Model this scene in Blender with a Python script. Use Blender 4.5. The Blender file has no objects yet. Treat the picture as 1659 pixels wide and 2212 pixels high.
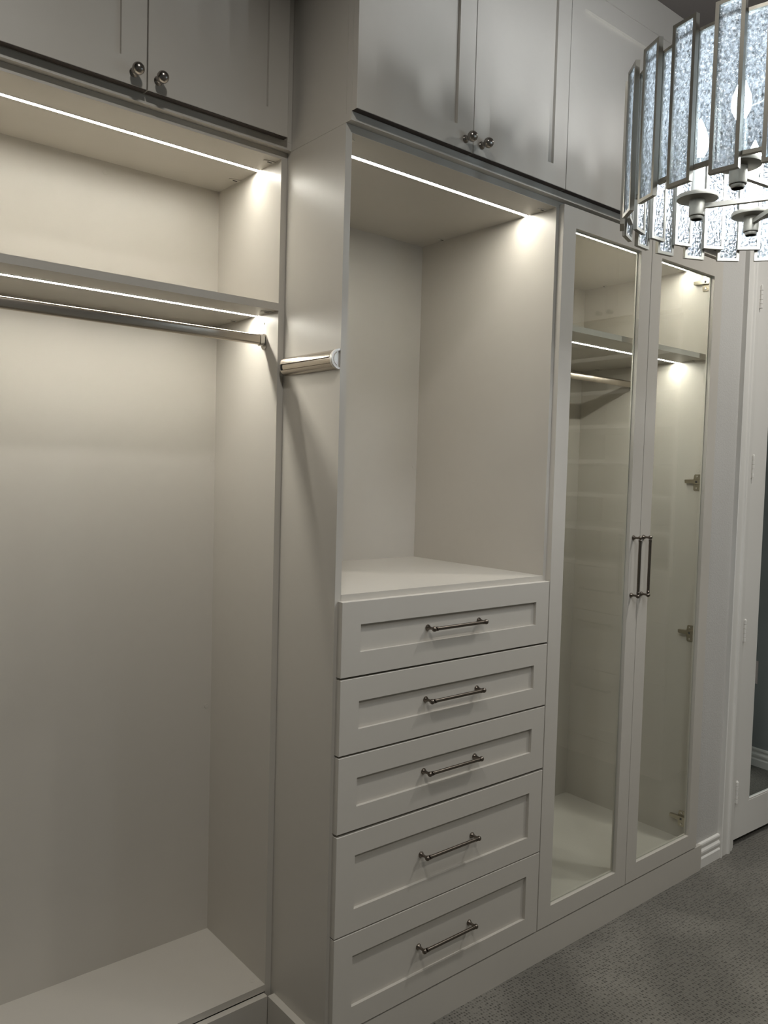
import bpy, math, random
from mathutils import Matrix, Vector
random.seed(4)
PI = math.pi
scn = bpy.context.scene
COL = scn.collection

# ------------------------------------------------------------------ camera
cam_d = bpy.data.cameras.new('camera')
cam_d.sensor_fit = 'HORIZONTAL'; cam_d.sensor_width = 36.0
cam_d.lens = 1728.7 / 1659 * 36.0
cam_d.clip_start = 0.02; cam_d.clip_end = 60
cam = bpy.data.objects.new('camera', cam_d); COL.objects.link(cam)
cr = Vector((0.7717775594, -0.6353231974, 0.0269041562))
cu = Vector((0.0110617533, 0.0557164112, 0.9983853560))
cf = Vector((0.6357963797, 0.7702338063, -0.0500284643))
M = Matrix((cr, cu, -cf)).transposed().to_4x4()
M.translation = Vector((-1.08087352, -1.47882548, 1.43934551))
cam.matrix_world = M
scn.camera = cam

# ------------------------------------------------------------------ world, light, exposure
w = bpy.data.worlds.new('world'); scn.world = w; w.use_nodes = True
w.node_tree.nodes['Background'].inputs[0].default_value = (0.9, 0.93, 1.0, 1)
w.node_tree.nodes['Background'].inputs[1].default_value = 0.02
scn.view_settings.view_transform = 'Standard'
scn.view_settings.look = 'None'
scn.view_settings.exposure = 0.0
scn.view_settings.gamma = 1.0
scn.view_settings.use_curve_mapping = False
try:
    scn.cycles.use_denoising = True
    scn.cycles.max_bounces = 10
    scn.cycles.diffuse_bounces = 6
    scn.cycles.glossy_bounces = 5
    scn.cycles.transparent_max_bounces = 24
    scn.cycles.sample_clamp_indirect = 4.0
except Exception:
    pass
LED_STRENGTH = 98.0
LED_COLOR = (1.0, 0.975, 0.88)
BULB_STRENGTH = 215.0
BULB_COLOR = (0.89, 0.945, 1.0)
DOWN_POWER = (8.8, 14.0, 11.0, 13.0)
DOWN_COLOR = (1.0, 0.98, 0.93)


def wafer_lamp(name, loc, power, color=DOWN_COLOR, size=0.13):
    """flat round recessed ceiling lamp: a disk that shines down with a Lambertian spread"""
    l = bpy.data.lights.new(name, 'AREA'); l.energy = power; l.color = color
    l.shape = 'DISK'; l.size = size; l.spread = math.radians(150)
    o = bpy.data.objects.new(name, l); COL.objects.link(o); o.location = loc
    return o


DOWNLIGHTS = [(-0.62, -0.78), (1.76, -0.78), (-0.62, -2.2), (1.76, -2.2)]  # last two are unseen lamps, added as frontal fill on the cabinets
DZ = 2.903
for i, (x, y) in enumerate(DOWNLIGHTS):
    wafer_lamp('downlight_lamp', (x, y, DZ - 0.006), DOWN_POWER[i])


# ------------------------------------------------------------------ materials
def new_mat(name):
    m = bpy.data.materials.new(name); m.use_nodes = True
    nt = m.node_tree
    return m, nt, nt.nodes['Principled BSDF'], nt.nodes['Material Output']


def pmat(name, col, rough=0.5, metal=0.0, spec=0.5, noise=0.0, nscale=60, bump=0.0, bscale=400, var=0.0, coat=0.0, stretch=None):
    m, nt, b, out = new_mat(name)
    b.inputs['Base Color'].default_value = (*col, 1)
    b.inputs['Roughness'].default_value = rough
    b.inputs['Metallic'].default_value = metal
    b.inputs['Specular IOR Level'].default_value = spec
    b.inputs['Coat Weight'].default_value = coat
    tc = nt.nodes.new('ShaderNodeTexCoord')
    mp = nt.nodes.new('ShaderNodeMapping'); nt.links.new(tc.outputs['Object'], mp.inputs[0])
    if stretch: mp.inputs['Scale'].default_value = stretch
    if var > 0:
        n = nt.nodes.new('ShaderNodeTexNoise'); n.inputs['Scale'].default_value = nscale; n.inputs['Detail'].default_value = 3
        nt.links.new(mp.outputs[0], n.inputs['Vector'])
        mx = nt.nodes.new('ShaderNodeMix'); mx.data_type = 'RGBA'
        mx.inputs['A'].default_value = (*[c * (1 - var) for c in col], 1)
        mx.inputs['B'].default_value = (*[min(1, c * (1 + var)) for c in col], 1)
        nt.links.new(n.outputs[0], mx.inputs['Factor']); nt.links.new(mx.outputs['Result'], b.inputs['Base Color'])
    if bump > 0:
        n2 = nt.nodes.new('ShaderNodeTexNoise'); n2.inputs['Scale'].default_value = bscale; n2.inputs['Detail'].default_value = 2
        nt.links.new(mp.outputs[0], n2.inputs['Vector'])
        bp = nt.nodes.new('ShaderNodeBump'); bp.inputs['Strength'].default_value = bump; bp.inputs['Distance'].default_value = 0.001
        nt.links.new(n2.outputs[0], bp.inputs['Height']); nt.links.new(bp.outputs[0], b.inputs['Normal'])
    return m


LAM = (0.54, 0.507, 0.455)
M_LAM = pmat('greige_melamine', LAM, rough=0.36, spec=0.45, var=0.015, nscale=30, bump=0.05, bscale=900)
M_DOOR = pmat('greige_painted_front', LAM, rough=0.42, spec=0.4, var=0.015, nscale=40, bump=0.06, bscale=700)
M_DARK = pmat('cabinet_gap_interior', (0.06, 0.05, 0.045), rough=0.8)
M_EDGE = pmat('dark_brown_door_edge', (0.045, 0.034, 0.029), rough=0.8, var=0.15, nscale=80)
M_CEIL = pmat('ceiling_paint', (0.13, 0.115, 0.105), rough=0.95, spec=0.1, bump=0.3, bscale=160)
M_TRIM = pmat('white_semigloss_trim', (0.76, 0.74, 0.70), rough=0.32, spec=0.5, bump=0.05, bscale=60)
M_NICK = pmat('brushed_nickel_knob', (0.30, 0.275, 0.25), rough=0.26, metal=1.0, var=0.1, nscale=200)
M_BRONZE = pmat('warm_dark_nickel_pull', (0.20, 0.172, 0.145), rough=0.28, metal=1.0, var=0.1, nscale=150)
M_RAIL = pmat('champagne_nickel_rail', (0.55, 0.49, 0.42), rough=0.27, metal=1.0, bump=0.08, bscale=300, stretch=(0.05, 1, 1))
M_CHROME = pmat('polished_nickel', (0.74, 0.71, 0.67), rough=0.12, metal=1.0)
M_HINGE = pmat('nickel_hinge', (0.44, 0.40, 0.31), rough=0.24, metal=1.0)
M_CHAN = pmat('champagne_silver_chandelier', (0.27, 0.255, 0.22), rough=0.42, metal=0.85, bump=0.06, bscale=500)
M_SATIN = pmat('satin_nickel_ring', (0.80, 0.78, 0.75), rough=0.35, metal=0.55)
M_CAP = pmat('greige_plastic_cap', (0.60, 0.57, 0.51), rough=0.4)
M_BLACK = pmat('dark_slot', (0.015, 0.014, 0.013), rough=0.6)
M_WALLTX = pmat('orange_peel_wall', (0.54, 0.525, 0.50), rough=0.7, spec=0.25, bump=0.9, bscale=190)
M_WALL = pmat('grey_wall_paint', (0.30, 0.315, 0.315), rough=0.8, spec=0.2, bump=0.5, bscale=190)
M_PLATE = pmat('white_plastic_plate', (0.70, 0.60, 0.58), rough=0.35)
M_SLEEVE = pmat('pale_candle_sleeve', (0.62, 0.62, 0.58), rough=0.35, metal=0.4)

m, nt, b, out = new_mat('mirror_silver'); M_MIRROR = m
b.inputs['Base Color'].default_value = (0.70, 0.75, 0.75, 1); b.inputs['Metallic'].default_value = 1; b.inputs['Roughness'].default_value = 0.01
n = nt.nodes.new('ShaderNodeTexNoise'); n.inputs['Scale'].default_value = 2
mr = nt.nodes.new('ShaderNodeMapRange'); mr.inputs['To Min'].default_value = 0.005; mr.inputs['To Max'].default_value = 0.02
nt.links.new(n.outputs[0], mr.inputs[0]); nt.links.new(mr.outputs[0], b.inputs['Roughness'])


def emis(name, col, strength):
    m = bpy.data.materials.new(name); m.use_nodes = True; nt = m.node_tree
    nt.nodes.clear()
    e = nt.nodes.new('ShaderNodeEmission'); o = nt.nodes.new('ShaderNodeOutputMaterial')
    e.inputs[0].default_value = (*col, 1); e.inputs[1].default_value = strength
    nt.links.new(e.outputs[0], o.inputs[0])
    return m


M_LED = emis('led_strip_glow', LED_COLOR, LED_STRENGTH)
M_BULB = emis('led_bulb_glow', BULB_COLOR, BULB_STRENGTH)
M_DOWN = emis('downlight_lens', DOWN_COLOR, 3.0)

# clear cabinet glass: transparent with a Fresnel reflection
m = bpy.data.materials.new('clear_cabinet_glass'); m.use_nodes = True; nt = m.node_tree; nt.nodes.clear(); M_GLASS = m
o_ = nt.nodes.new('ShaderNodeOutputMaterial'); mx = nt.nodes.new('ShaderNodeMixShader')
tr = nt.nodes.new('ShaderNodeBsdfTransparent'); tr.inputs[0].default_value = (0.955, 0.97, 0.955, 1)
gl = nt.nodes.new('ShaderNodeBsdfGlossy'); gl.inputs['Roughness'].default_value = 0.0; gl.inputs[0].default_value = (0.9, 0.9, 0.9, 1)
ge = nt.nodes.new('ShaderNodeNewGeometry'); dp = nt.nodes.new('ShaderNodeVectorMath'); dp.operation = 'DOT_PRODUCT'
nt.links.new(ge.outputs['Normal'], dp.inputs[0]); nt.links.new(ge.outputs['Incoming'], dp.inputs[1])


def mth(op, a, b_=None):
    n_ = nt.nodes.new('ShaderNodeMath'); n_.operation = op
    for i_, v_ in enumerate((a, b_)):
        if v_ is None: continue
        if isinstance(v_, (int, float)): n_.inputs[i_].default_value = v_
        else: nt.links.new(v_, n_.inputs[i_])
    return n_.outputs[0]


f5 = mth('POWER', mth('SUBTRACT', 1.0, mth('ABSOLUTE', dp.outputs['Value'])), 5.0)
fr = mth('ADD', mth('MULTIPLY', f5, 0.96), 0.04)
nt.links.new(fr, mx.inputs[0]); nt.links.new(tr.outputs[0], mx.inputs[1]); nt.links.new(gl.outputs[0], mx.inputs[2]); nt.links.new(mx.outputs[0], o_.inputs[0])

# seeded, hammered chandelier glass
m = bpy.data.materials.new('hammered_seeded_glass'); m.use_nodes = True; nt = m.node_tree; nt.nodes.clear(); M_SEED = m
o_ = nt.nodes.new('ShaderNodeOutputMaterial')
tc = nt.nodes.new('ShaderNodeTexCoord'); mp = nt.nodes.new('ShaderNodeMapping'); mp.inputs['Scale'].default_value = (1, 1, 0.7)
nt.links.new(tc.outputs['Object'], mp.inputs[0])
nz = nt.nodes.new('ShaderNodeTexNoise'); nz.inputs['Scale'].default_value = 230; nz.inputs['Detail'].default_value = 3; nz.inputs['Roughness'].default_value = 0.6
vo = nt.nodes.new('ShaderNodeTexVoronoi'); vo.inputs['Scale'].default_value = 170
nt.links.new(mp.outputs[0], nz.inputs['Vector']); nt.links.new(mp.outputs[0], vo.inputs['Vector'])
ad = nt.nodes.new('ShaderNodeMath'); ad.operation = 'ADD'; nt.links.new(nz.outputs[0], ad.inputs[0]); nt.links.new(vo.outputs['Distance'], ad.inputs[1])
bp = nt.nodes.new('ShaderNodeBump'); bp.inputs['Strength'].default_value = 1.0; bp.inputs['Distance'].default_value = 0.0030
nt.links.new(ad.outputs[0], bp.inputs['Height'])
tr = nt.nodes.new('ShaderNodeBsdfTransparent'); tr.inputs[0].default_value = (0.46, 0.50, 0.52, 1)
tl = nt.nodes.new('ShaderNodeBsdfTranslucent'); tl.inputs[0].default_value = (0.76, 0.80, 0.85, 1)
gl = nt.nodes.new('ShaderNodeBsdfGlossy'); gl.inputs['Roughness'].default_value = 0.20; gl.inputs[0].default_value = (0.78, 0.82, 0.86, 1)
for s_ in (tl, gl): nt.links.new(bp.outputs[0], s_.inputs['Normal'])
m1 = nt.nodes.new('ShaderNodeMixShader'); m2 = nt.nodes.new('ShaderNodeMixShader')
rp = nt.nodes.new('ShaderNodeMapRange'); rp.inputs['From Min'].default_value = 0.38; rp.inputs['From Max'].default_value = 0.64
rp.inputs['To Min'].default_value = 0.0; rp.inputs['To Max'].default_value = 0.38
nt.links.new(nz.outputs[0], rp.inputs[0]); nt.links.new(rp.outputs[0], m1.inputs[0])
nt.links.new(tr.outputs[0], m1.inputs[1]); nt.links.new(tl.outputs[0], m1.inputs[2])
m2.inputs[0].default_value = 0.32
nt.links.new(m1.outputs[0], m2.inputs[1]); nt.links.new(gl.outputs[0], m2.inputs[2]); nt.links.new(m2.outputs[0], o_.inputs[0])

# carpet: small woven loops in rows, brushed patches
m, nt, b, out = new_mat('grey_loop_carpet'); M_CARPET = m
b.inputs['Roughness'].default_value = 1.0; b.inputs['Specular IOR Level'].default_value = 0.05
b.inputs['Sheen Weight'].default_value = 0.15
tc = nt.nodes.new('ShaderNodeTexCoord')
mp = nt.nodes.new('ShaderNodeMapping'); nt.links.new(tc.outputs['Object'], mp.inputs[0])
mp.inputs['Rotation'].default_value = (0, 0, math.radians(2)); mp.inputs['Scale'].default_value = (1, 0.8, 1)
vo = nt.nodes.new('ShaderNodeTexVoronoi'); vo.inputs['Scale'].default_value = 118; vo.inputs['Randomness'].default_value = 0.38
nt.links.new(mp.outputs[0], vo.inputs['Vector'])
nf = nt.nodes.new('ShaderNodeTexNoise'); nf.inputs['Scale'].default_value = 600; nf.inputs['Detail'].default_value = 2
nt.links.new(tc.outputs['Object'], nf.inputs['Vector'])
nl = nt.nodes.new('ShaderNodeTexNoise'); nl.inputs['Scale'].default_value = 3.2; nl.inputs['Detail'].default_value = 1.5
nt.links.new(tc.outputs['Object'], nl.inputs['Vector'])
cr_ = nt.nodes.new('ShaderNodeValToRGB'); nt.links.new(vo.outputs['Distance'], cr_.inputs[0])
cr_.color_ramp.elements[0].position = 0.10; cr_.color_ramp.elements[0].color = (0.045, 0.042, 0.036, 1)
cr_.color_ramp.elements[1].position = 0.42; cr_.color_ramp.elements[1].color = (0.165, 0.156, 0.136, 1)
rl = nt.nodes.new('ShaderNodeMapRange'); rl.inputs['From Min'].default_value = 0.45; rl.inputs['From Max'].default_value = 0.68
rl.inputs['To Min'].default_value = 0.92; rl.inputs['To Max'].default_value = 1.30
nt.links.new(nl.outputs[0], rl.inputs[0])
rf = nt.nodes.new('ShaderNodeMapRange'); rf.inputs['To Min'].default_value = 0.7; rf.inputs['To Max'].default_value = 1.3; nt.links.new(nf.outputs[0], rf.inputs[0])
mu = nt.nodes.new('ShaderNodeMath'); mu.operation = 'MULTIPLY'; nt.links.new(rl.outputs[0], mu.inputs[0]); nt.links.new(rf.outputs[0], mu.inputs[1])
vm = nt.nodes.new('ShaderNodeVectorMath'); vm.operation = 'SCALE'; nt.links.new(cr_.outputs[0], vm.inputs[0]); nt.links.new(mu.outputs[0], vm.inputs['Scale'])
nt.links.new(vm.outputs[0], b.inputs['Base Color'])
iv = nt.nodes.new('ShaderNodeMath'); iv.operation = 'MINIMUM'; iv.inputs[1].default_value = 0.5; nt.links.new(vo.outputs['Distance'], iv.inputs[0])
bp = nt.nodes.new('ShaderNodeBump'); bp.inputs['Strength'].default_value = 1.0; bp.inputs['Distance'].default_value = 0.004
nt.links.new(iv.outputs[0], bp.inputs['Height']); nt.links.new(bp.outputs[0], b.inputs['Normal'])


# ------------------------------------------------------------------ mesh helpers
class MB:
    def __init__(self): self.v = []; self.f = []; self.s = []

    def add(self, vs, fs, smooth=False, mat=None):
        n = len(self.v)
        if mat is not None: vs = [tuple(mat @ Vector(p)) for p in vs]
        self.v += [tuple(p) for p in vs]; self.f += [tuple(i + n for i in f) for f in fs]; self.s += [smooth] * len(fs)
        return self

    def box(self, x0, x1, y0, y1, z0, z1, mat=None):
        return self.add([(x0, y0, z0), (x1, y0, z0), (x1, y1, z0), (x0, y1, z0), (x0, y0, z1), (x1, y0, z1), (x1, y1, z1), (x0, y1, z1)],
                        [(0, 3, 2, 1), (4, 5, 6, 7), (0, 1, 5, 4), (1, 2, 6, 5), (2, 3, 7, 6), (3, 0, 4, 7)], False, mat)

    def bevbox(self, x0, x1, y0, y1, z0, z1, b=0.001):
        # box whose front (min y) face has a small chamfer
        vs = [(x0 + b, y0, z0 + b), (x1 - b, y0, z0 + b), (x1 - b, y0, z1 - b), (x0 + b, y0, z1 - b)]
        vs += [(x0, y0 + b, z0), (x1, y0 + b, z0), (x1, y0 + b, z1), (x0, y0 + b, z1)]
        vs += [(x0, y1, z0), (x1, y1, z0), (x1, y1, z1), (x0, y1, z1)]
        fs = [(0, 1, 2, 3), (8, 11, 10, 9)]
        for a in (0, 4):
            for i in range(4):
                j = (i + 1) % 4
                fs.append((a + i, a + 4 + i, a + 4 + j, a + j))
        return self.add(vs, fs)

    def lathe(self, prof, seg=24, mat=None, cap=True):
        # prof: list of (r, h) about +Z
        vs = []; fs = []
        for r, h in prof:
            for i in range(seg):
                a = 2 * PI * i / seg; vs.append((r * math.cos(a), r * math.sin(a), h))
        for k in range(len(prof) - 1):
            for i in range(seg):
                j = (i + 1) % seg
                fs.append((k * seg + i, k * seg + j, (k + 1) * seg + j, (k + 1) * seg + i))
        if cap:
            fs.append(tuple(range(seg - 1, -1, -1))); fs.append(tuple((len(prof) - 1) * seg + i for i in range(seg)))
        return self.add(vs, fs, True, mat)

    def extrude(self, prof, p0, p1, mat=None, smooth=False):
        # prof: closed list of (a, b) ; p0, p1 : functions mapping (a, b) -> xyz
        n = len(prof)
        vs = [p0(a, b) for a, b in prof] + [p1(a, b) for a, b in prof]
        fs = [tuple(range(n)), tuple(range(2 * n - 1, n - 1, -1))]
        for i in range(n):
            j = (i + 1) % n
            fs.append((i, i + n, j + n, j))
        return self.add(vs, fs, smooth, mat)

    def build(self, name, mat, parent=None, loc=None):
        me = bpy.data.meshes.new(name); me.from_pydata(self.v, [], self.f)
        me.polygons.foreach_set('use_smooth', self.s); me.materials.append(mat)
        me.update()
        import bmesh
        bm = bmesh.new(); bm.from_mesh(me); bmesh.ops.recalc_face_normals(bm, faces=bm.faces); bm.to_mesh(me); bm.free()
        if any(self.s):
            try: me.set_sharp_from_angle(angle=math.radians(40))
            except Exception: pass
        o = bpy.data.objects.new(name, me); COL.objects.link(o)
        if parent is not None: o.parent = parent
        if loc is not None: o.location = loc
        return o


def thing(name, label, cat, loc=(0, 0, 0), group=None):
    o = bpy.data.objects.new(name, None); COL.objects.link(o); o.location = loc
    o.empty_display_size = 0.1
    o['label'] = label; o['category'] = cat
    if group: o['group'] = group
    return o


def tag(o, label, cat, group=None):
    o['label'] = label; o['category'] = cat
    if group: o['group'] = group
    return o


def struct(o): o['kind'] = 'structure'; return o


def B(name, mat, parent, *b):
    p = parent.location if parent is not None else Vector((0, 0, 0))
    x0, x1, y0, y1, z0, z1 = b
    return MB().box(x0 - p.x, x1 - p.x, y0 - p.y, y1 - p.y, z0 - p.z, z1 - p.z).build(name, mat, parent)


def copy_tree(o, parent=None):
    c = o.copy(); COL.objects.link(c); c.parent = parent
    for ch in list(o.children): copy_tree(ch, c)
    return c


# ------------------------------------------------------------------ measured planes
T = 0.0175
YB = 0.5615
Z_LT, Z_LB = 2.2348, 2.2165         # ledge top / bottom
Z_NI = 2.1985                       # underside of the unit tops
X1 = 0.0175; X2 = 0.7412; X3 = 0.7531; X4 = 0.7762; X5 = 1.635; X6 = 1.6525
YF = -0.018                         # face of drawers and glass doors
KZ = 0.096
YU, YUD = -0.0195, -0.0378
YL, YUL, YULD = 0.2407, 0.223, 0.2015
Z_UD0, Z_UD1 = 2.2362, 2.8015
XL0 = -0.80

# ------------------------------------------------------------------ room shell
floor = struct(MB().box(-2.2, 3.1, -3.3, 0.75, -0.05, 0.0).build('floor', M_CARPET))
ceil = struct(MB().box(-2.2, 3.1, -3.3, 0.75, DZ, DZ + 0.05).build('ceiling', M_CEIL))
struct(B('wall_back', M_WALLTX, None, -2.2, 1.665, YB + 0.02, YB + 0.12, 0, DZ))
struct(B('wall_left', M_WALL, None, -2.2, -2.1, -3.3, 0.58, 0, DZ))
struct(B('wall_front', M_WALL, None, -2.2, 3.1, -3.3, -3.2, 0, DZ))
XR = 2.92
struct(B('wall_right', M_WALL, None, XR, XR + 0.1, -3.3, 0.12, 0, DZ))
DX0, DX1, DH = 1.968, 2.80, 2.45
wr = MB()
wr.box(1.66, 1.955, 0.003, 0.12, 0, DZ); wr.box(DX1 + 0.012, XR, 0.003, 0.12, 0, DZ); wr.box(1.955, DX1 + 0.012, 0.003, 0.12, DH + 0.012, DZ)
struct(wr.build('wall_door', M_WALLTX))
struct(B('wall_beyond', M_WALL, None, 1.9, 3.1, 0.30, 0.40, 0, DZ))

# base moulding profile: (out, height)
BASE = [(0, 0), (0.0135, 0), (0.0135, 0.034), (0.0115, 0.037), (0.0085, 0.040), (0.0085, 0.044), (0.0115, 0.049), (0.0125, 0.055), (0.0118, 0.061),
        (0.0085, 0.065), (0.0060, 0.069), (0.0060, 0.074), (0.0095, 0.080), (0.0100, 0.085), (0.0085, 0.090), (0.0050, 0.092), (0, 0.092)]
o = MB().extrude(BASE, lambda a, b_: (1.690, 0.003 - a, b_), lambda a, b_: (1.843, 0.003 - a, b_)).build('baseboard_back', M_TRIM); struct(o)
o = MB().extrude(BASE, lambda a, b_: (XR - a, -0.005, b_), lambda a, b_: (XR - a, -0.57, b_)).build('baseboard_right', M_TRIM); struct(o)
o = MB().extrude(BASE, lambda a, b_: (-2.1, -3.2 + a, b_), lambda a, b_: (2.3, -3.2 + a, b_)).build('baseboard_front', M_TRIM); struct(o)

# door casing with a flat back band and raised bead, swept up the left, over the head and down the right
CAS = [(0.0, 0.0), (0.0, 0.017), (0.003, 0.0195), (0.007, 0.0175), (0.010, 0.0140), (0.045, 0.0125), (0.052, 0.0130), (0.056, 0.0180), (0.064, 0.0195), (0.072, 0.0165),
       (0.077, 0.0115), (0.084, 0.0120), (0.090, 0.0115), (0.100, 0.0110), (0.103, 0.0085), (0.104, 0.0)]
CX = 1.842
cs = MB()
cs.extrude(CAS, lambda a, t: (CX + a, 0.003 - t, 0), lambda a, t: (CX + a, 0.003 - t, DH + 0.115 - a))
XC2 = DX1 + 0.012 + 0.114
cs.extrude(CAS, lambda a, t: (XC2 - a, 0.003 - t, 0), lambda a, t: (XC2 - a, 0.003 - t, DH + 0.115 - a))
cs.extrude(CAS, lambda a, t: (CX + a, 0.003 - t, DH + 0.115 - a), lambda a, t: (XC2 - a, 0.003 - t, DH + 0.115 - a))
struct(cs.build('trim_1', M_TRIM))
jm = MB(); jm.box(1.947, 1.9635, 0.000, 0.12, 0, DH + 0.008); jm.box(DX1 + 0.004, DX1 + 0.0119, 0.000, 0.12, 0, DH + 0.008); jm.box(1.9635, DX1 + 0.004, 0.000, 0.12, DH + 0.004, DH + 0.0119)
jm.box(1.9635, 1.975, 0.045, 0.058, 0, DH)
struct(jm.build('trim_2', M_TRIM))

# mirrored door, slightly ajar, hung on four painted hinges
door = bpy.data.objects.new('door_1', None); COL.objects.link(door); struct(door)
door.location = (DX0, 0.004, 0.0); door.rotation_euler = (0, 0, -math.radians(2.2))
DW = DX1 - DX0
SX, BR, TRL = 0.107, 0.136, 0.115
z0, z1 = 0.028, DH
fr_ = MB(); dt = 0.035
fr_.box(0, SX, 0, dt, z0, z1); fr_.box(DW - SX, DW, 0, dt, z0, z1)
fr_.box(SX, DW - SX, 0, dt, z0, z0 + BR); fr_.box(SX, DW - SX, 0, dt, z1 - TRL, z1)
fr_.build('door_frame', M_TRIM, door)
MB().box(SX, DW - SX, 0.007, 0.012, z0 + BR, z1 - TRL).build('mirror', M_MIRROR, door)
bd = MB(); g = 0.006
bd.box(SX + .0001, SX + g, 0.001, 0.0069, z0 + BR, z1 - TRL); bd.box(DW - SX - g, DW - SX, 0.001, 0.0069, z0 + BR, z1 - TRL)
bd.box(SX + g, DW - SX - g, 0.001, 0.0069, z0 + BR, z0 + BR + g); bd.box(SX + g, DW - SX - g, 0.001, 0.0069, z1 - TRL - g, z1 - TRL)
bd.build('glazing_bead', M_TRIM, door)
hz = [2.140, 1.497, 0.861, 0.222]
for i, z in enumerate(hz):
    hb = MB()
    kn = [0.0, 0.0162, 0.0168, 0.0330, 0.0336, 0.0498, 0.0504, 0.0666, 0.0672, 0.084]
    for k in range(5):
        hb.lathe([(0.0052, kn[2 * k]), (0.0062, kn[2 * k] + 0.0007), (0.0062, kn[2 * k + 1] - 0.0007), (0.0052, kn[2 * k + 1])], 16, Matrix.Translation((-0.001, -0.0075, z - 0.042)))
    hb.lathe([(0.0045, 0.0835), (0.005, 0.086), (0.003, 0.089)], 12, Matrix.Translation((-0.001, -0.0075, z - 0.042)))
    hb.box(-0.0036, -0.0022, -0.006, 0.030, z - 0.042, z + 0.042)
    hb.build('hinge', M_TRIM, door)
hd = MB(); hd.lathe([(0.026, 0), (0.026, 0.006), (0.011, 0.009), (0.010, 0.035), (0.022, 0.045), (0.027, 0.058), (0.022, 0.070), (0.0, 0.074)], 24,
                    Matrix.Translation((DW - 0.06, 0, 0.95)) @ Matrix.Rotation(PI / 2, 4, 'X'))
hd.build('door_knob', M_NICK, door)

# outlet plate on the right wall, seen in the mirror
pl = MB(); pl.bevbox(-0.036, 0.036, -0.006, 0, -0.058, 0.058, 0.002)
for dz in (-0.02, 0.02):
    pl.box(-0.016, 0.016, -0.0075, -0.006, dz - 0.014, dz + 0.014)
o = pl.build('wall_outlet', M_PLATE); o.location = (XR, -0.484, 0.475); o.rotation_euler = (0, 0, -PI / 2)
tag(o, 'white wall outlet plate reflected at the left edge of the door mirror', 'outlet')


# ------------------------------------------------------------------ hardware builders
def shaker(mb, x0, x1, z0, z1, yf, th=0.018, rail=0.0555, cut=True):
    """frame ring with small front chamfer; panel is separate"""
    b = 0.0007
    ring = []
    for (ax0, ax1, az0, az1, y) in ((x0 + b, x1 - b, z0 + b, z1 - b, yf), (x0, x1, z0, z1, yf + b), (x0, x1, z0, z1, yf + th)):
        ring.append([(ax0, y, az0), (ax1, y, az0), (ax1, y, az1), (ax0, y, az1)])
    r = rail
    inn = [[(x0 + r, y, z0 + r), (x1 - r, y, z0 + r), (x1 - r, y, z1 - r), (x0 + r, y, z1 - r)] for y in (yf, yf + th)]
    vs = ring[0] + ring[1] + ring[2] + inn[0] + inn[1]
    fs = []
    for i in range(4):
        j = (i + 1) % 4
        fs += [(i, j, 4 + j, 4 + i), (4 + i, 4 + j, 8 + j, 8 + i), (8 + i, 8 + j, 16 + j, 16 + i), (16 + i, 16 + j, 12 + j, 12 + i), (12 + i, 12 + j, j, i)]
    mb.add(vs, fs)
    return mb


def pull_mesh():
    """bar pull, centred; bar along X, standing toward -Y, 26 mm stand-off"""
    L = 0.0925
    mb = MB()
    for s in (-1, 1):
        m_ = Matrix.Translation((s * L, 0, 0)) @ Matrix.Rotation(PI / 2, 4, 'X')
        mb.lathe([(0.0078, 0), (0.0080, 0.0015), (0.0066, 0.004), (0.0042, 0.008), (0.0034, 0.013), (0.0036, 0.018), (0.0050, 0.0235), (0.0050, 0.026)], 20, m_)
        prof = []
        for k in range(11):
            a = -PI / 2 + PI * k / 10; prof.append((max(0.0002, 0.0068 * math.cos(a)), 0.0066 * math.sin(a)))
        mb.lathe(prof, 20, Matrix.Translation((s * (L + 0.001), -0.026, 0)) @ Matrix.Rotation(s * PI / 2, 4, 'Y'))
        c = Matrix.Translation((s * (L - 0.006), -0.026, 0)) @ Matrix.Rotation(-s * PI / 2, 4, 'Y')
        mb.lathe([(0.0050, 0), (0.0056, 0.0006), (0.0056, 0.0022), (0.0044, 0.0028), (0.0044, 0.0038), (0.0054, 0.0044), (0.0054, 0.0060), (0.0046, 0.0068)], 20, c)
    mb.lathe([(0.0046, -L + 0.012), (0.0046, L - 0.012)], 20, Matrix.Translation((0, -0.026, 0)) @ Matrix.Rotation(PI / 2, 4, 'Y'))
    return mb


def knob_mesh():
    mb = MB(); m_ = Matrix.Rotation(PI / 2, 4, 'X')
    prof = [(0.0095, 0), (0.0098, 0.0015), (0.0080, 0.004), (0.0058, 0.007), (0.0052, 0.010), (0.0056, 0.0125)]
    R = 0.0128; c = 0.0245
    for k in range(1, 15):
        a = -PI / 2 + PI * (k + 1.0) / 15.5
        prof.append((max(0.0003, R * math.cos(a)), c + R * math.sin(a)))
    mb.lathe(prof, 28, m_)
    return mb


P_PULL = pull_mesh(); P_KNOB = knob_mesh()
me_pull = None; me_knob = None


def add_pull(parent, x, y, z, vertical=False, rot=0):
    global me_pull
    if me_pull is None:
        o = P_PULL.build('pull', M_BRONZE, parent); me_pull = o.data
    else:
        o = bpy.data.objects.new('pull', me_pull); COL.objects.link(o); o.parent = parent
    o.location = (x, y, z)
    if vertical: o.rotation_euler = (0, PI / 2, 0)
    return o


def add_knob(parent, x, y, z):
    global me_knob
    if me_knob is None:
        o = P_KNOB.build('knob', M_NICK, parent); me_knob = o.data
    else:
        o = bpy.data.objects.new('knob', me_knob); COL.objects.link(o); o.parent = parent
    o.location = (x, y, z); return o


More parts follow.
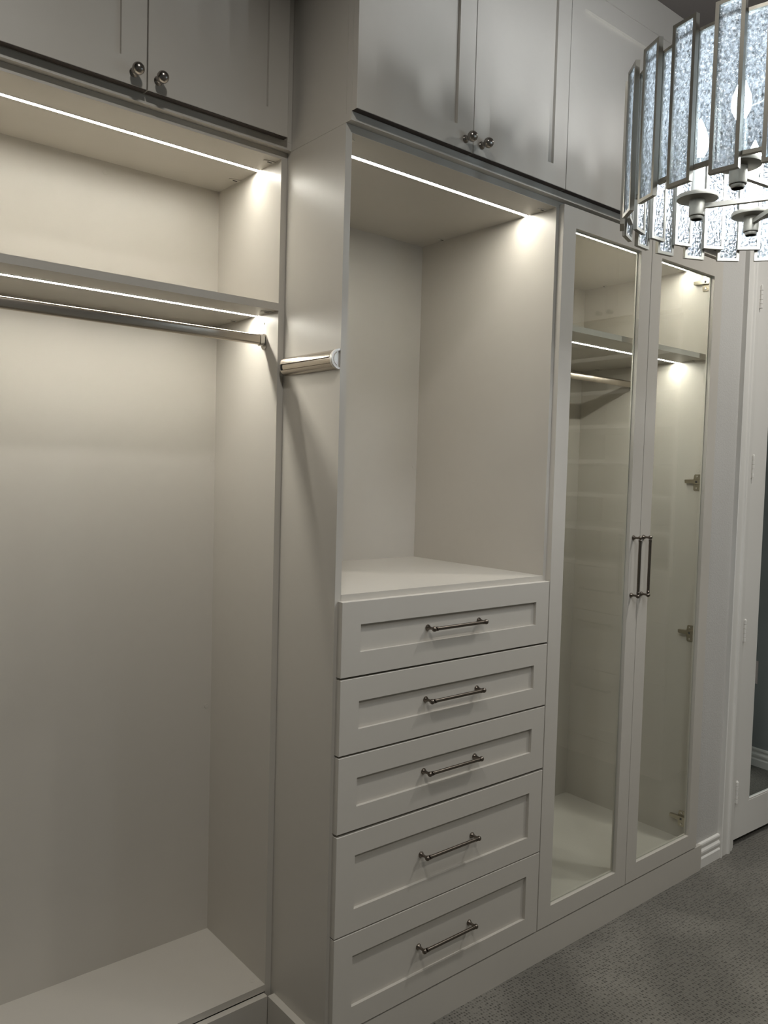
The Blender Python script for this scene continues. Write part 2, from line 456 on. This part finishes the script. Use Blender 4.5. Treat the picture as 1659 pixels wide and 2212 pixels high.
def shaker_door(name, parent, x0, x1, z0, z1, yf, recess=0.0085, rail=0.0555):
    d = shaker(MB(), x0, x1, z0, z1, yf, rail=rail).build(name, M_DOOR, parent)
    MB().box(x0 + rail - .003, x1 - rail + .003, yf + recess, yf + recess + 0.006, z0 + rail - .003, z1 - rail + .003).build('centre_panel', M_DOOR, d)
    return d


def clip(parent, x, y, z, s=-1, slot=True):
    """half-oval cam cover set under a panel, flat side against the side panel at x; s = direction it points"""
    mb = MB(); n = 12; a_, b_ = 0.030, 0.0085
    pts = [(x, y - b_), (x, y + b_)]
    pr_ = []
    for k in range(n + 1):
        t = PI / 2 - PI * k / n
        pr_.append((x + s * a_ * max(0.0, math.cos(t)) ** 0.8, y + b_ * math.sin(t)))
    mb.extrude(pr_, lambda p, q: (p, q, z), lambda p, q: (p, q, z - 0.0016))
    c = mb.build('cam_cover', M_CAP, parent)
    if slot:
        MB().box(x + s * 0.0125 - 0.006, x + s * 0.0125 + 0.006, y - 0.0022, y + 0.0022, z - 0.0022, z - 0.0005).build('slot', M_BLACK, c)
    return c


def cap_disc(parent, loc, axis):
    mb = MB(); mb.lathe([(0.0070, 0), (0.0070, 0.0005), (0.0062, 0.0009), (0.0058, 0.0005)], 20)
    o = mb.build('screw_cap', M_LAM, parent); o.location = loc
    if axis == 'y': o.rotation_euler = (PI / 2, 0, 0)
    elif axis == 'x': o.rotation_euler = (0, -PI / 2, 0)
    return o


def led(parent, x0, x1, y, z, w=0.0120):
    ch = MB(); ch.box(x0, x1, y - w / 2 - 0.0015, y - w / 2, z - 0.0018, z - 0.0001); ch.box(x0, x1, y + w / 2, y + w / 2 + 0.0015, z - 0.0018, z - 0.0001)
    c = ch.build('light_channel', M_CHROME, parent)
    MB().box(x0, x1, y - w / 2, y + w / 2, z - 0.0014, z - 0.0002).build('light_strip', M_LED, c)
    return c


def rail_mesh(x0, x1, y, zc, h=0.025, d=0.013):
    pr_ = []
    r = d / 2
    for k in range(13):
        a = PI * k / 12; pr_.append((r * math.cos(a), h / 2 - r + r * math.sin(a)))
    for k in range(13):
        a = PI + PI * k / 12; pr_.append((r * math.cos(a), -h / 2 + r + r * math.sin(a)))
    return MB().extrude(pr_, lambda a, b_: (x0, y + a, zc + b_), lambda a, b_: (x1, y + a, zc + b_), smooth=True)


def stadium(x0, x1, y, zc, h, d):
    return rail_mesh(x0, x1, y, zc, h, d)


def hinge_euro(parent, x, z):
    """concealed hinge: plate on the side panel at x (facing -x), arm running back and cup arm to the door"""
    mb = MB()
    # winged plate
    pr_ = [(0.024, -0.030), (0.046, -0.030), (0.049, -0.026), (0.050, -0.010), (0.050, 0.012), (0.048, 0.026), (0.045, 0.029), (0.024, 0.029)]
    mb.extrude(pr_, lambda a, b_: (x - 0.0002, a, z + b_), lambda a, b_: (x - 0.0030, a, z + b_))
    p = mb.build('hinge', M_HINGE, parent)
    arm = MB()
    pr2 = [(-0.006, -0.008), (0.010, -0.010), (0.030, -0.010), (0.078, -0.0065), (0.079, 0.0065), (0.030, 0.009), (0.010, 0.010), (-0.006, 0.009)]
    arm.extrude(pr2, lambda a, b_: (x - 0.0031, a, z + 0.003 + b_), lambda a, b_: (x - 0.0135, a, z + 0.003 + b_ * 0.85))
    arm.build('hinge_arm', M_HINGE, p)
    sc = MB()
    for (yy, zz, r) in ((0.037, 0.021, 0.0036), (0.037, -0.021, 0.0036)):
        sc = MB(); sc.lathe([(r, 0), (r, 0.0014), (r * .5, 0.0020)], 14, Matrix.Translation((x - 0.0030, yy, z + zz)) @ Matrix.Rotation(-PI / 2, 4, 'Y'))
        sc.build('screw', M_CHROME, p)
    sl = MB(); sl.box(x - 0.0139, x - 0.0134, 0.030, 0.037, z - 0.002, z + 0.006); sl.build('slot', M_BLACK, p)
    return p


# ------------------------------------------------------------------ left open wardrobe
L = thing('open_wardrobe', 'tall open greige wardrobe bay with hanging rail and two light strips at the left', 'wardrobe', (XL0, YL, 0))


def PL(name, *b): return B(name, M_LAM, L, *b)


def off(p, x, y, z): return (x - p.location.x, y - p.location.y, z - p.location.z)


PL('side_panel', -T, -0.0003, YL, YB, 0.0, Z_LB - .0003)
PL('side_panel', XL0, XL0 + T, YL, YB, 0.0, Z_LB - .0003)
PL('back_panel', XL0, -0.0003, YB, YB + 0.012, 0.0, Z_LB - .0003)
PL('top_panel', XL0 + T, -T, YL, YB, Z_NI, Z_LB - .0003)
PL('base_panel', XL0 + T, -T, YL, YB, 0.0915, 0.109)
PL('fixed_shelf', XL0 + T, -T, YL, YB, 1.831, 1.849)
PL('toe_board', XL0, -0.0205, YL - T, YL - 0.0003, 0.0, 0.0888)


def lled(x0, x1, y, z, w_):
    return led(L, x0 - L.location.x, x1 - L.location.x, y - L.location.y, z, w_)


lled(XL0 + T + .003, -T - .003, 0.346, Z_NI, 0.0108); lled(XL0 + T + .003, -T - .003, 0.342, 1.831, 0.0132)
for (yy, zz) in ((0.2756, Z_NI), (0.4497, Z_NI), (0.2751, 1.831), (0.4474, 1.831)):
    x, y, z = off(L, -T - 0.0002, yy, zz); clip(L, x, y, z - 0.0001)
cap_disc(L, off(L, -0.0262, YB - 0.0001, 1.462), 'y'); cap_disc(L, off(L, -0.031, YB - 0.0001, 0.763), 'y'); cap_disc(L, off(L, -0.333, YB - 0.0001, 2.172), 'y')
cap_disc(L, off(L, -0.036, 0.273, 0.1091), 'z')
o = MB().lathe([(0.0018, 0), (0.0018, 0.0003)], 10).build('peg_hole', M_BLACK, L); o.location = off(L, -T - 0.0001, 0.306, 1.807); o.rotation_euler = (0, -PI / 2, 0); o.scale = (1.6, 1, 1)
rl_ = rail_mesh(XL0 + T - L.location.x, -0.030 - L.location.x, 0.303 - YL, 1.7645, 0.026, 0.015).build('hanging_rail', M_RAIL, L)
s1 = stadium(-0.034 - L.location.x, -0.0212 - L.location.x, 0.303 - YL, 1.7635, 0.030, 0.019).build('rail_socket', M_CHROME, rl_)
s2 = stadium(-0.0212 - L.location.x, -T - 0.0002 - L.location.x, 0.303 - YL, 1.7605, 0.040, 0.024).build('socket_flange', M_CHROME, rl_)


# ------------------------------------------------------------------ drawer tower
D = thing('drawer_tower', 'greige tower with five shaker drawers below a lit open niche', 'drawer cabinet', (0, 0, 0))


def PD(name, *b): return B(name, M_LAM, D, *b)


PD('side_panel', 0, X1, 0, YB, 0, Z_LB - .0003)
PD('side_panel', X2, X3, 0, YB, 0, Z_LB - .0003)
PD('back_panel', 0, X3, YB, YB + 0.012, 0, Z_LB - .0003)
PD('top_panel', X1, X2, 0, YB, Z_NI, Z_LB - .0003)
PD('counter_top', X1, X2, -0.001, YB, 1.1345, 1.1525)
PD('base_panel', X1, X2, 0.0, YB, 0.078, 0.096)
led(D, X1 + .003, X2 - .003, 0.1055, Z_NI)
clip(D, X2 - .0002, 0.0411, Z_NI - .0001); clip(D, X2 - .0002, 0.4551, Z_NI - .0001); clip(D, X1 + .0002, 0.0322, Z_NI - .0001, 1, False)
cap_disc(D, (0.7305, YB - .0001, 1.4584), 'y')
fronts = [(1.1375, 0.9610), (0.9557, 0.7775), (0.7722, 0.5915), (0.5845, 0.3420), (0.3385, 0.1008)]
pz = [1.0505, 0.8668, 0.6815, 0.4645, 0.2215]
dx0, dx1 = 0.0088, 0.7500
for (zt, zb), pzz in zip(fronts, pz):
    rail = 0.0555
    d = shaker_door('drawer', D, dx0, dx1, zb, zt, YF)
    # the drawer box behind the front
    bx = MB(); x0, x1, y1 = X1 + 0.013, X2 - 0.013, 0.50
    zb2, zt2 = zb + 0.012, zt - 0.030
    bx.box(x0, x0 + .012, 0.001, y1, zb2, zt2); bx.box(x1 - .012, x1, 0.001, y1, zb2, zt2); bx.box(x0 + .012, x1 - .012, y1 - .012, y1, zb2, zt2)
    bx.box(x0 + .012, x1 - .012, 0.001, y1 - .012, zb2, zb2 + .008); bx.box(x0 + .012, x1 - .012, 0.001, 0.013, zb2 + .008, zt2)
    bx.build('drawer_box', M_DARK, d)
    add_pull(d, 0.3775, YF + 0.0085, pzz)

# valet rod on the side of the tower
VZ, VR = 1.6925, 0.0235
vl = MB()


def arc_shell(mb, r0, r1, a0, a1, y0, y1, n=10):
    pr_ = []
    for k in range(n + 1):
        a = a0 + (a1 - a0) * k / n; pr_.append((-r1 * math.cos(a), r1 * math.sin(a)))
    for k in range(n, -1, -1):
        a = a0 + (a1 - a0) * k / n; pr_.append((-r0 * math.cos(a), r0 * math.sin(a)))
    mb.extrude(pr_, lambda a, b_: (a - 0.0003, y0, VZ + b_), lambda a, b_: (a - 0.0003, y1, VZ + b_), smooth=True)


arc_shell(vl, VR - 0.0025, VR - 0.001, math.radians(10), math.radians(89), 0.010, 0.223)
arc_shell(vl, VR - 0.0025, VR - 0.001, math.radians(-89), math.radians(-30), 0.010, 0.223)
vr = vl.build('valet_rod', M_RAIL, D)
ir = MB(); arc_shell(ir, 0.016, 0.0190, math.radians(-60), math.radians(60), 0.002, 0.220, 12); ir.build('sliding_rod', M_RAIL, vr)
en = MB(); arc_shell(en, 0.001, VR - 0.0026, math.radians(-89), math.radians(89), 0.2185, 0.2225, 16); en.build('end_plate', M_BLACK, vr)
rg = MB()
arc_shell(rg, VR - 0.0045, VR, math.radians(-89.5), math.radians(89.5), 0.001, 0.0035, 20)
arc_shell(rg, VR - 0.0040, VR - 0.002, math.radians(-89.5), math.radians(89.5), 0.0035, 0.0065, 20)
arc_shell(rg, VR - 0.0040, VR - 0.0005, math.radians(-89.5), math.radians(89.5), 0.0065, 0.0095, 20)
rg.build('end_ring', M_SATIN, vr)
cp = MB(); arc_shell(cp, 0.0005, VR - 0.0046, math.radians(-89), math.radians(89), 0.0045, 0.0060, 20); cp.build('finger_cup', M_SATIN, vr)

# ------------------------------------------------------------------ glass-door wardrobe
G = thing('glass_door_wardrobe', 'tall greige wardrobe with two glass doors, lit shelf and rail inside', 'wardrobe', (X3, 0, 0))
GX = X3


def PG(name, *b): return B(name, M_LAM, G, *b)


ZG = 0.1165
PG('side_panel', X3 + .0003, X4, 0, YB, 0, Z_LB - .0003); PG('side_panel', X5, X6, 0, YB, 0, Z_LB - .0003)
PG('back_panel', X3 + .0003, X6, YB, YB + 0.012, 0, Z_LB - .0003)
PG('top_panel', X4, X5, 0, YB, Z_NI, Z_LB - .0003)
PG('base_panel', X4, X5, 0, YB, ZG - T, ZG)
PG('fixed_shelf', X4, X5, 0.020, YB, 1.8705, 1.8880)
led(G, X4 + .003 - GX, X5 - .003 - GX, 0.1035, Z_NI); led(G, X4 + .003 - GX, X5 - .003 - GX, 0.135, 1.8705)
for (x, yy, zz, s) in ((X5, 0.462, Z_NI, -1), (X5, 0.475, 1.8705, -1), (X5, 0.066, 1.8705, -1), (X5, 0.05, Z_NI, -1)):
    clip(G, x - GX - .0002 * -s * 1, yy, zz - .0001, s)
cap_disc(G, (X5 - GX - .0001, 0.034, 1.500), 'x'); cap_disc(G, (X5 - GX - .0001, 0.036, 1.473), 'x')
rg_ = rail_mesh(X4 - GX, X5 - 0.012 - GX, 0.315, 1.8005, 0.025, 0.015).build('hanging_rail', M_RAIL, G)
stadium(X5 - 0.013 - GX, X5 - .0002 - GX, 0.315, 1.8000, 0.036, 0.022).build('rail_socket', M_CHROME, rg_)
stadium(X4 + .0002 - GX, X4 + .013 - GX, 0.315, 1.8000, 0.036, 0.022).build('rail_socket', M_CHROME, rg_)
GT, GB = 2.2075, 0.1008
for (x0, x1, hx, ang) in ((0.7536, 1.1985, 1.1612, 0), (1.2010, 1.6466, 1.2180, 0)):
    d = shaker(MB(), x0 - GX, x1 - GX, GB, GT, YF, rail=0.0570).build('glass_door', M_DOOR, G)
    MB().box(x0 - GX + .0568, x1 - GX - .0568, -0.0095, -0.0055, GB + .0568, GT - .0568).build('glass_pane', M_GLASS, d)
    rb = MB(); rb.box(x0 - GX + .0571, x0 - GX + .0605, -.0054, -.0005, GB + .0571, GT - .0571); rb.box(x1 - GX - .0605, x1 - GX - .0571, -.0054, -.0005, GB + .0571, GT - .0571)
    rb.box(x0 - GX + .0605, x1 - GX - .0605, -.0054, -.0005, GB + .0571, GB + .0605); rb.box(x0 - GX + .0605, x1 - GX - .0605, -.0054, -.0005, GT - .0605, GT - .0571)
    rb.build('glazing_bead', M_DOOR, d)
    add_pull(d, hx - GX, YF, 1.1585, True)
for z in (2.1436, 1.4317, 0.8815, 0.1914):
    hinge_euro(G, X5 - GX, z)

# ------------------------------------------------------------------ plinth and ledges
p_ = MB()
p_.box(-0.0194, 1.6886, -0.0166, -0.0002, 0, KZ)
p_.box(-0.0194, -0.0002, -0.0002, YL - T - 0.0003, 0, 0.0888)
tag(p_.build('plinth_board', M_LAM), 'long greige plinth board on the carpet under the drawers and glass doors', 'plinth')
o = MB().box(-0.0003, 1.658, YU, YB + 0.012, Z_LB, Z_LT).build('ledge_board', M_LAM)
tag(o, 'thin greige ledge running over the drawer tower and glass doors', 'ledge')
o = MB().box(XL0, -0.0006, YUL, YB + 0.012, Z_LB, Z_LT).build('ledge_board', M_LAM)
tag(o, 'thin greige ledge over the open wardrobe bay at the left', 'ledge')


# ------------------------------------------------------------------ overhead cabinets
def YU_GAP(yd): return yd + 0.0178


def overhead(label, x0, x1, yfr, yd, doors, group='overhead cabinets under the ceiling'):
    t = thing('overhead_cabinet', label, 'cabinet', (x0, yfr, Z_LT), group)
    q = t.location
    mb = MB()
    mb.box(x0 - q.x, x1 - q.x, 0.020, YB + 0.012 - q.y, 0.0003, DZ - .0004 - q.z)
    mb.build('carcass', M_LAM, t)
    fr = MB(); ft = 0.0193
    fr.box(x0 - q.x, x0 + 0.018 - q.x, 0, ft, 0.0003, DZ - .0004 - q.z); fr.box(x1 - 0.018 - q.x, x1 - q.x, 0, ft, 0.0003, DZ - .0004 - q.z)
    fr.box(x0 + .018 - q.x, x1 - .018 - q.x, 0, ft, 0.0003, 0.018); fr.box(x0 + .018 - q.x, x1 - .018 - q.x, 0, ft, 2.785 - q.z, DZ - .0004 - q.z)
    fr.build('face_frame', M_LAM, t)
    for (a, b_, kx) in doors:
        d = shaker_door('door', t, a - q.x, b_ - q.x, Z_UD0 - q.z, Z_UD1 - q.z, yd - q.y)
        d.location = (0, 0, 0)
        MB().box(a + .0006 - q.x, b_ - .0006 - q.x, yd + .0008 - q.y, YU_GAP(yd) - q.y, Z_UD0 - .0009 - q.z, Z_UD0 - .0001 - q.z).build('bottom_edge', M_EDGE, d)  # thin dark brown strip along the underside of the door
        if kx is not None: add_knob(d, kx - q.x, yd - q.y, 2.2625 - q.z)
    MB().box(x0 - q.x, x1 - q.x, yd - q.y, -0.0003, 2.8045 - q.z, DZ - .0006 - q.z).build('top_fascia', M_DOOR, t)
    return t


overhead('overhead cabinet with two shaker doors above the open wardrobe bay', XL0, -0.0010, YUL, YULD,
         ((-0.7295, -0.3790, -0.4074), (-0.3760, -0.0256, -0.3535)))
overhead('overhead cabinet with two shaker doors above the drawer tower', 0.0, 0.7310, YU, YUD,
         ((0.0004, 0.3634, 0.3365), (0.3654, 0.7300, 0.3935)))
overhead('overhead cabinet with two shaker doors above the glass-door wardrobe', 0.7316, 1.6575, YU, YUD,
         ((0.7320, 1.1820, 1.1530), (1.1840, 1.6480, 1.2130)))

# ------------------------------------------------------------------ shelf cabinet along the right wall (seen reflected in the glass doors)
S = thing('shelf_cabinet', 'open shelf cabinet with drawers along the right wall, reflected in the glass doors', 'shelf cabinet', (XR, -0.57, 0))
S.rotation_euler = (0, 0, -PI / 2)     # local +x -> world -y ; local +y -> world +x
SD = XR - 2.37; SW = 0.80


def PS(name, x0, x1, y0, y1, z0, z1, mat=M_LAM): return MB().box(x0, x1, y0, y1, z0, z1).build(name, mat, S)


PS('side_panel', 0, 0.02, -SD, -0.001, 0, Z_LB - .001); PS('side_panel', SW - 0.02, SW, -SD, -0.001, 0, Z_LB - .001)
PS('back_panel', 0.02, SW - 0.02, -0.014, -0.001, 0.08, Z_LB - .001); PS('top_panel', 0.02, SW - .02, -SD, -0.014, Z_NI, Z_LB - .001)
for z in (2.045, 1.872, 1.70, 1.523, 1.349, 1.178): PS('fixed_shelf', 0.02, SW - .02, -SD, -0.014, z - 0.010, z + 0.010)
PS('counter_top', 0.02, SW - .02, -SD, -0.014, 0.985, 1.005)
PS('plinth', 0, SW, -SD - .015, -SD - .0005, 0, 0.098)
for (zt, zb, kz) in ((0.980, 0.757, 0.866), (0.752, 0.458, 0.700), (0.454, 0.1008, 0.36)):
    d = shaker_door('drawer', S, 0.002, SW - .002, zb, zt, -SD - 0.018)
    add_pull(d, SW / 2, -SD - 0.0095, kz)
S2 = thing('overhead_cabinet', 'overhead cabinet with two knobbed doors reflected in the left glass door', 'cabinet', (XR, -0.57, Z_LB), 'overhead cabinets under the ceiling')
S2.rotation_euler = (0, 0, -PI / 2)
q = S2.location
MB().box(0, SW, -SD - .0185, -0.001, 0, 0.018).build('ledge', M_LAM, S2)
MB().box(0, SW, -SD - .0180, -0.001, 0.0183, DZ - Z_LB - .001).build('carcass', M_LAM, S2)
for (a, b_, kx) in ((0.002, SW / 2 - .001, SW / 2 - .032), (SW / 2 + .001, SW - .002, SW / 2 + .032)):
    d = shaker_door('door', S2, a, b_, 0.0195, Z_UD1 - q.z, -SD - .0366)
    add_knob(d, kx, -SD - .0366, 2.2625 - q.z)

# ------------------------------------------------------------------ chandelier
CC = Vector((0.5698, -0.7387, 0.0)); RO, RI = 0.33, 0.3181
ZO0, ZO1, ZI0, ZI1 = 1.9666, 2.2549, 1.9903, 2.2314
NP = 24; PH = -3.067; ST = 2 * PI / NP
CH = thing('chandelier', 'round chandelier of champagne-framed hammered glass panels with candle arms', 'chandelier', (CC.x, CC.y, DZ))
HZ = DZ


def frame_mesh(w_, h, name, bar=0.0068, dep=0.009):
    mb = MB(); x = w_ / 2; z = h / 2; y = dep / 2
    mb.box(-x, -x + bar, -y, y, -z, z); mb.box(x - bar, x, -y, y, -z, z)
    mb.box(-x + bar, x - bar, -y, y, -z, -z + bar); mb.box(-x + bar, x - bar, -y, y, z - bar, z)
    f = mb.build(name, M_CHAN, CH)
    g_ = MB().box(-x + bar - .0005, x - bar + .0005, -0.0018, 0.0018, -z + bar - .0005, z - bar + .0005).build('glass_pane', M_SEED, f)
    return f


for row, (R_, za, zb_, wd, offs) in enumerate(((RO, ZO0, ZO1, 0.0515, 0.0), (RI, ZI0, ZI1, 0.0500, 0.5))):
    proto = frame_mesh(wd, zb_ - za, 'glass_panel')
    for k in range(NP):
        o = proto if k == 0 else copy_tree(proto, CH)
        a = PH - ST * (k + offs)
        o.location = (R_ * math.cos(a), R_ * math.sin(a), (za + zb_) / 2 - HZ)
        o.rotation_euler = (0, 0, a - PI / 2)
# ring between the rows, spokes, hub, stem, canopy
mb = MB(); n = 96
for (zc_, hh) in ((2.2275, 0.006),):
    vs = []; fs = []
    for i in range(n):
        a = 2 * PI * i / n
        for (r, z) in ((0.3233, -hh / 2), (0.3250, -hh / 2), (0.3250, hh / 2), (0.3233, hh / 2)):
            vs.append((r * math.cos(a), r * math.sin(a), zc_ - HZ + z))
    for i in range(n):
        j = (i + 1) % n
        for k in range(4):
            l_ = (k + 1) % 4; fs.append((i * 4 + k, j * 4 + k, j * 4 + l_, i * 4 + l_))
    mb.add(vs, fs)
ringo = mb.build('support_ring', M_CHAN, CH)
A0 = math.radians(52); RA = 0.185
for k in range(3):
    a = A0 + PI / 6 + k * 2 * PI / 3
    MB().box(0.008, 0.3232, -0.003, 0.003, 2.2245 - HZ, 2.2305 - HZ, Matrix.Rotation(a, 4, 'Z')).build('spoke', M_CHAN, CH)
MB().lathe([(0.003, 1.975 - HZ), (0.010, 1.980 - HZ), (0.012, 1.992 - HZ), (0.024, 1.998 - HZ), (0.024, 2.026 - HZ), (0.010, 2.032 - HZ), (0.006, 2.04 - HZ), (0.006, 2.218 - HZ), (0.014, 2.221 - HZ),
            (0.014, 2.234 - HZ), (0.006, 2.238 - HZ), (0.006, -0.022), (0.060, -0.020), (0.065, -0.012), (0.065, -0.0004)], 28).build('stem', M_CHAN, CH)
ZD = 2.031
am = MB().box(0.023, RA - 0.013, -0.0048, 0.0048, 2.0075 - HZ, 2.0170 - HZ)
arm0 = am.build('arm', M_CHAN, CH)
MB().lathe([(0.0110, ZD - .0455 - HZ), (0.0122, ZD - .0440 - HZ), (0.0122, ZD - .0385 - HZ), (0.0112, ZD - .0382 - HZ), (0.0155, ZD - .0378 - HZ), (0.0160, ZD - .036 - HZ), (0.0160, ZD - .006 - HZ), (0.030, ZD - .0055 - HZ), (0.041, ZD - .004 - HZ), (0.042, ZD - HZ), (0.042, ZD + .0035 - HZ), (0.040, ZD + .0045 - HZ), (0.0, ZD + .0045 - HZ)],
           32, Matrix.Translation((RA, 0, 0)), cap=False).build('candle_cup', M_CHAN, arm0)
MB().lathe([(0.0128, ZD + .0046 - HZ), (0.0128, ZD + .078 - HZ), (0.010, ZD + .079 - HZ)], 24, Matrix.Translation((RA, 0, 0))).build('candle_sleeve', M_SLEEVE, arm0)
MB().lathe([(0.0085, ZD + .080 - HZ), (0.0105, ZD + .086 - HZ), (0.0165, ZD + .098 - HZ), (0.0180, ZD + .110 - HZ), (0.0160, ZD + .124 - HZ), (0.0095, ZD + .142 - HZ), (0.004, ZD + .155 - HZ), (0.0008, ZD + .162 - HZ)], 20, Matrix.Translation((RA, 0, 0))).build('bulb', M_BULB, arm0)
for k in range(6):
    o = arm0 if k == 0 else copy_tree(arm0, CH)
    o.rotation_euler = (0, 0, A0 + k * PI / 3)

# ------------------------------------------------------------------ recessed ceiling lights
DL_LABELS = ['round white recessed ceiling light in front of the open wardrobe bay', 'round white recessed ceiling light in front of the mirrored door',
             'unseen round ceiling lamp added as frontal fill, far in front of the open wardrobe bay', 'unseen round ceiling lamp added as frontal fill beside the right-hand shelf cabinet']
cl0 = None
for i, (x, y) in enumerate(DOWNLIGHTS):
    if cl0 is None:
        cl0 = thing('ceiling_light', DL_LABELS[0], 'ceiling light', (x, y, DZ), 'recessed ceiling lights')
        MB().lathe([(0.050, -0.0005), (0.050, -0.004), (0.074, -0.003), (0.076, -0.0005)], 32, cap=False).build('trim_ring', M_TRIM, cl0)
        MB().lathe([(0.0499, -0.0005), (0.0499, -0.0015), (0.001, -0.0018)], 32, cap=False).build('lens', M_DOWN, cl0)
    else:
        c = copy_tree(cl0); c.location = (x, y, DZ)
        c['label'] = DL_LABELS[i]
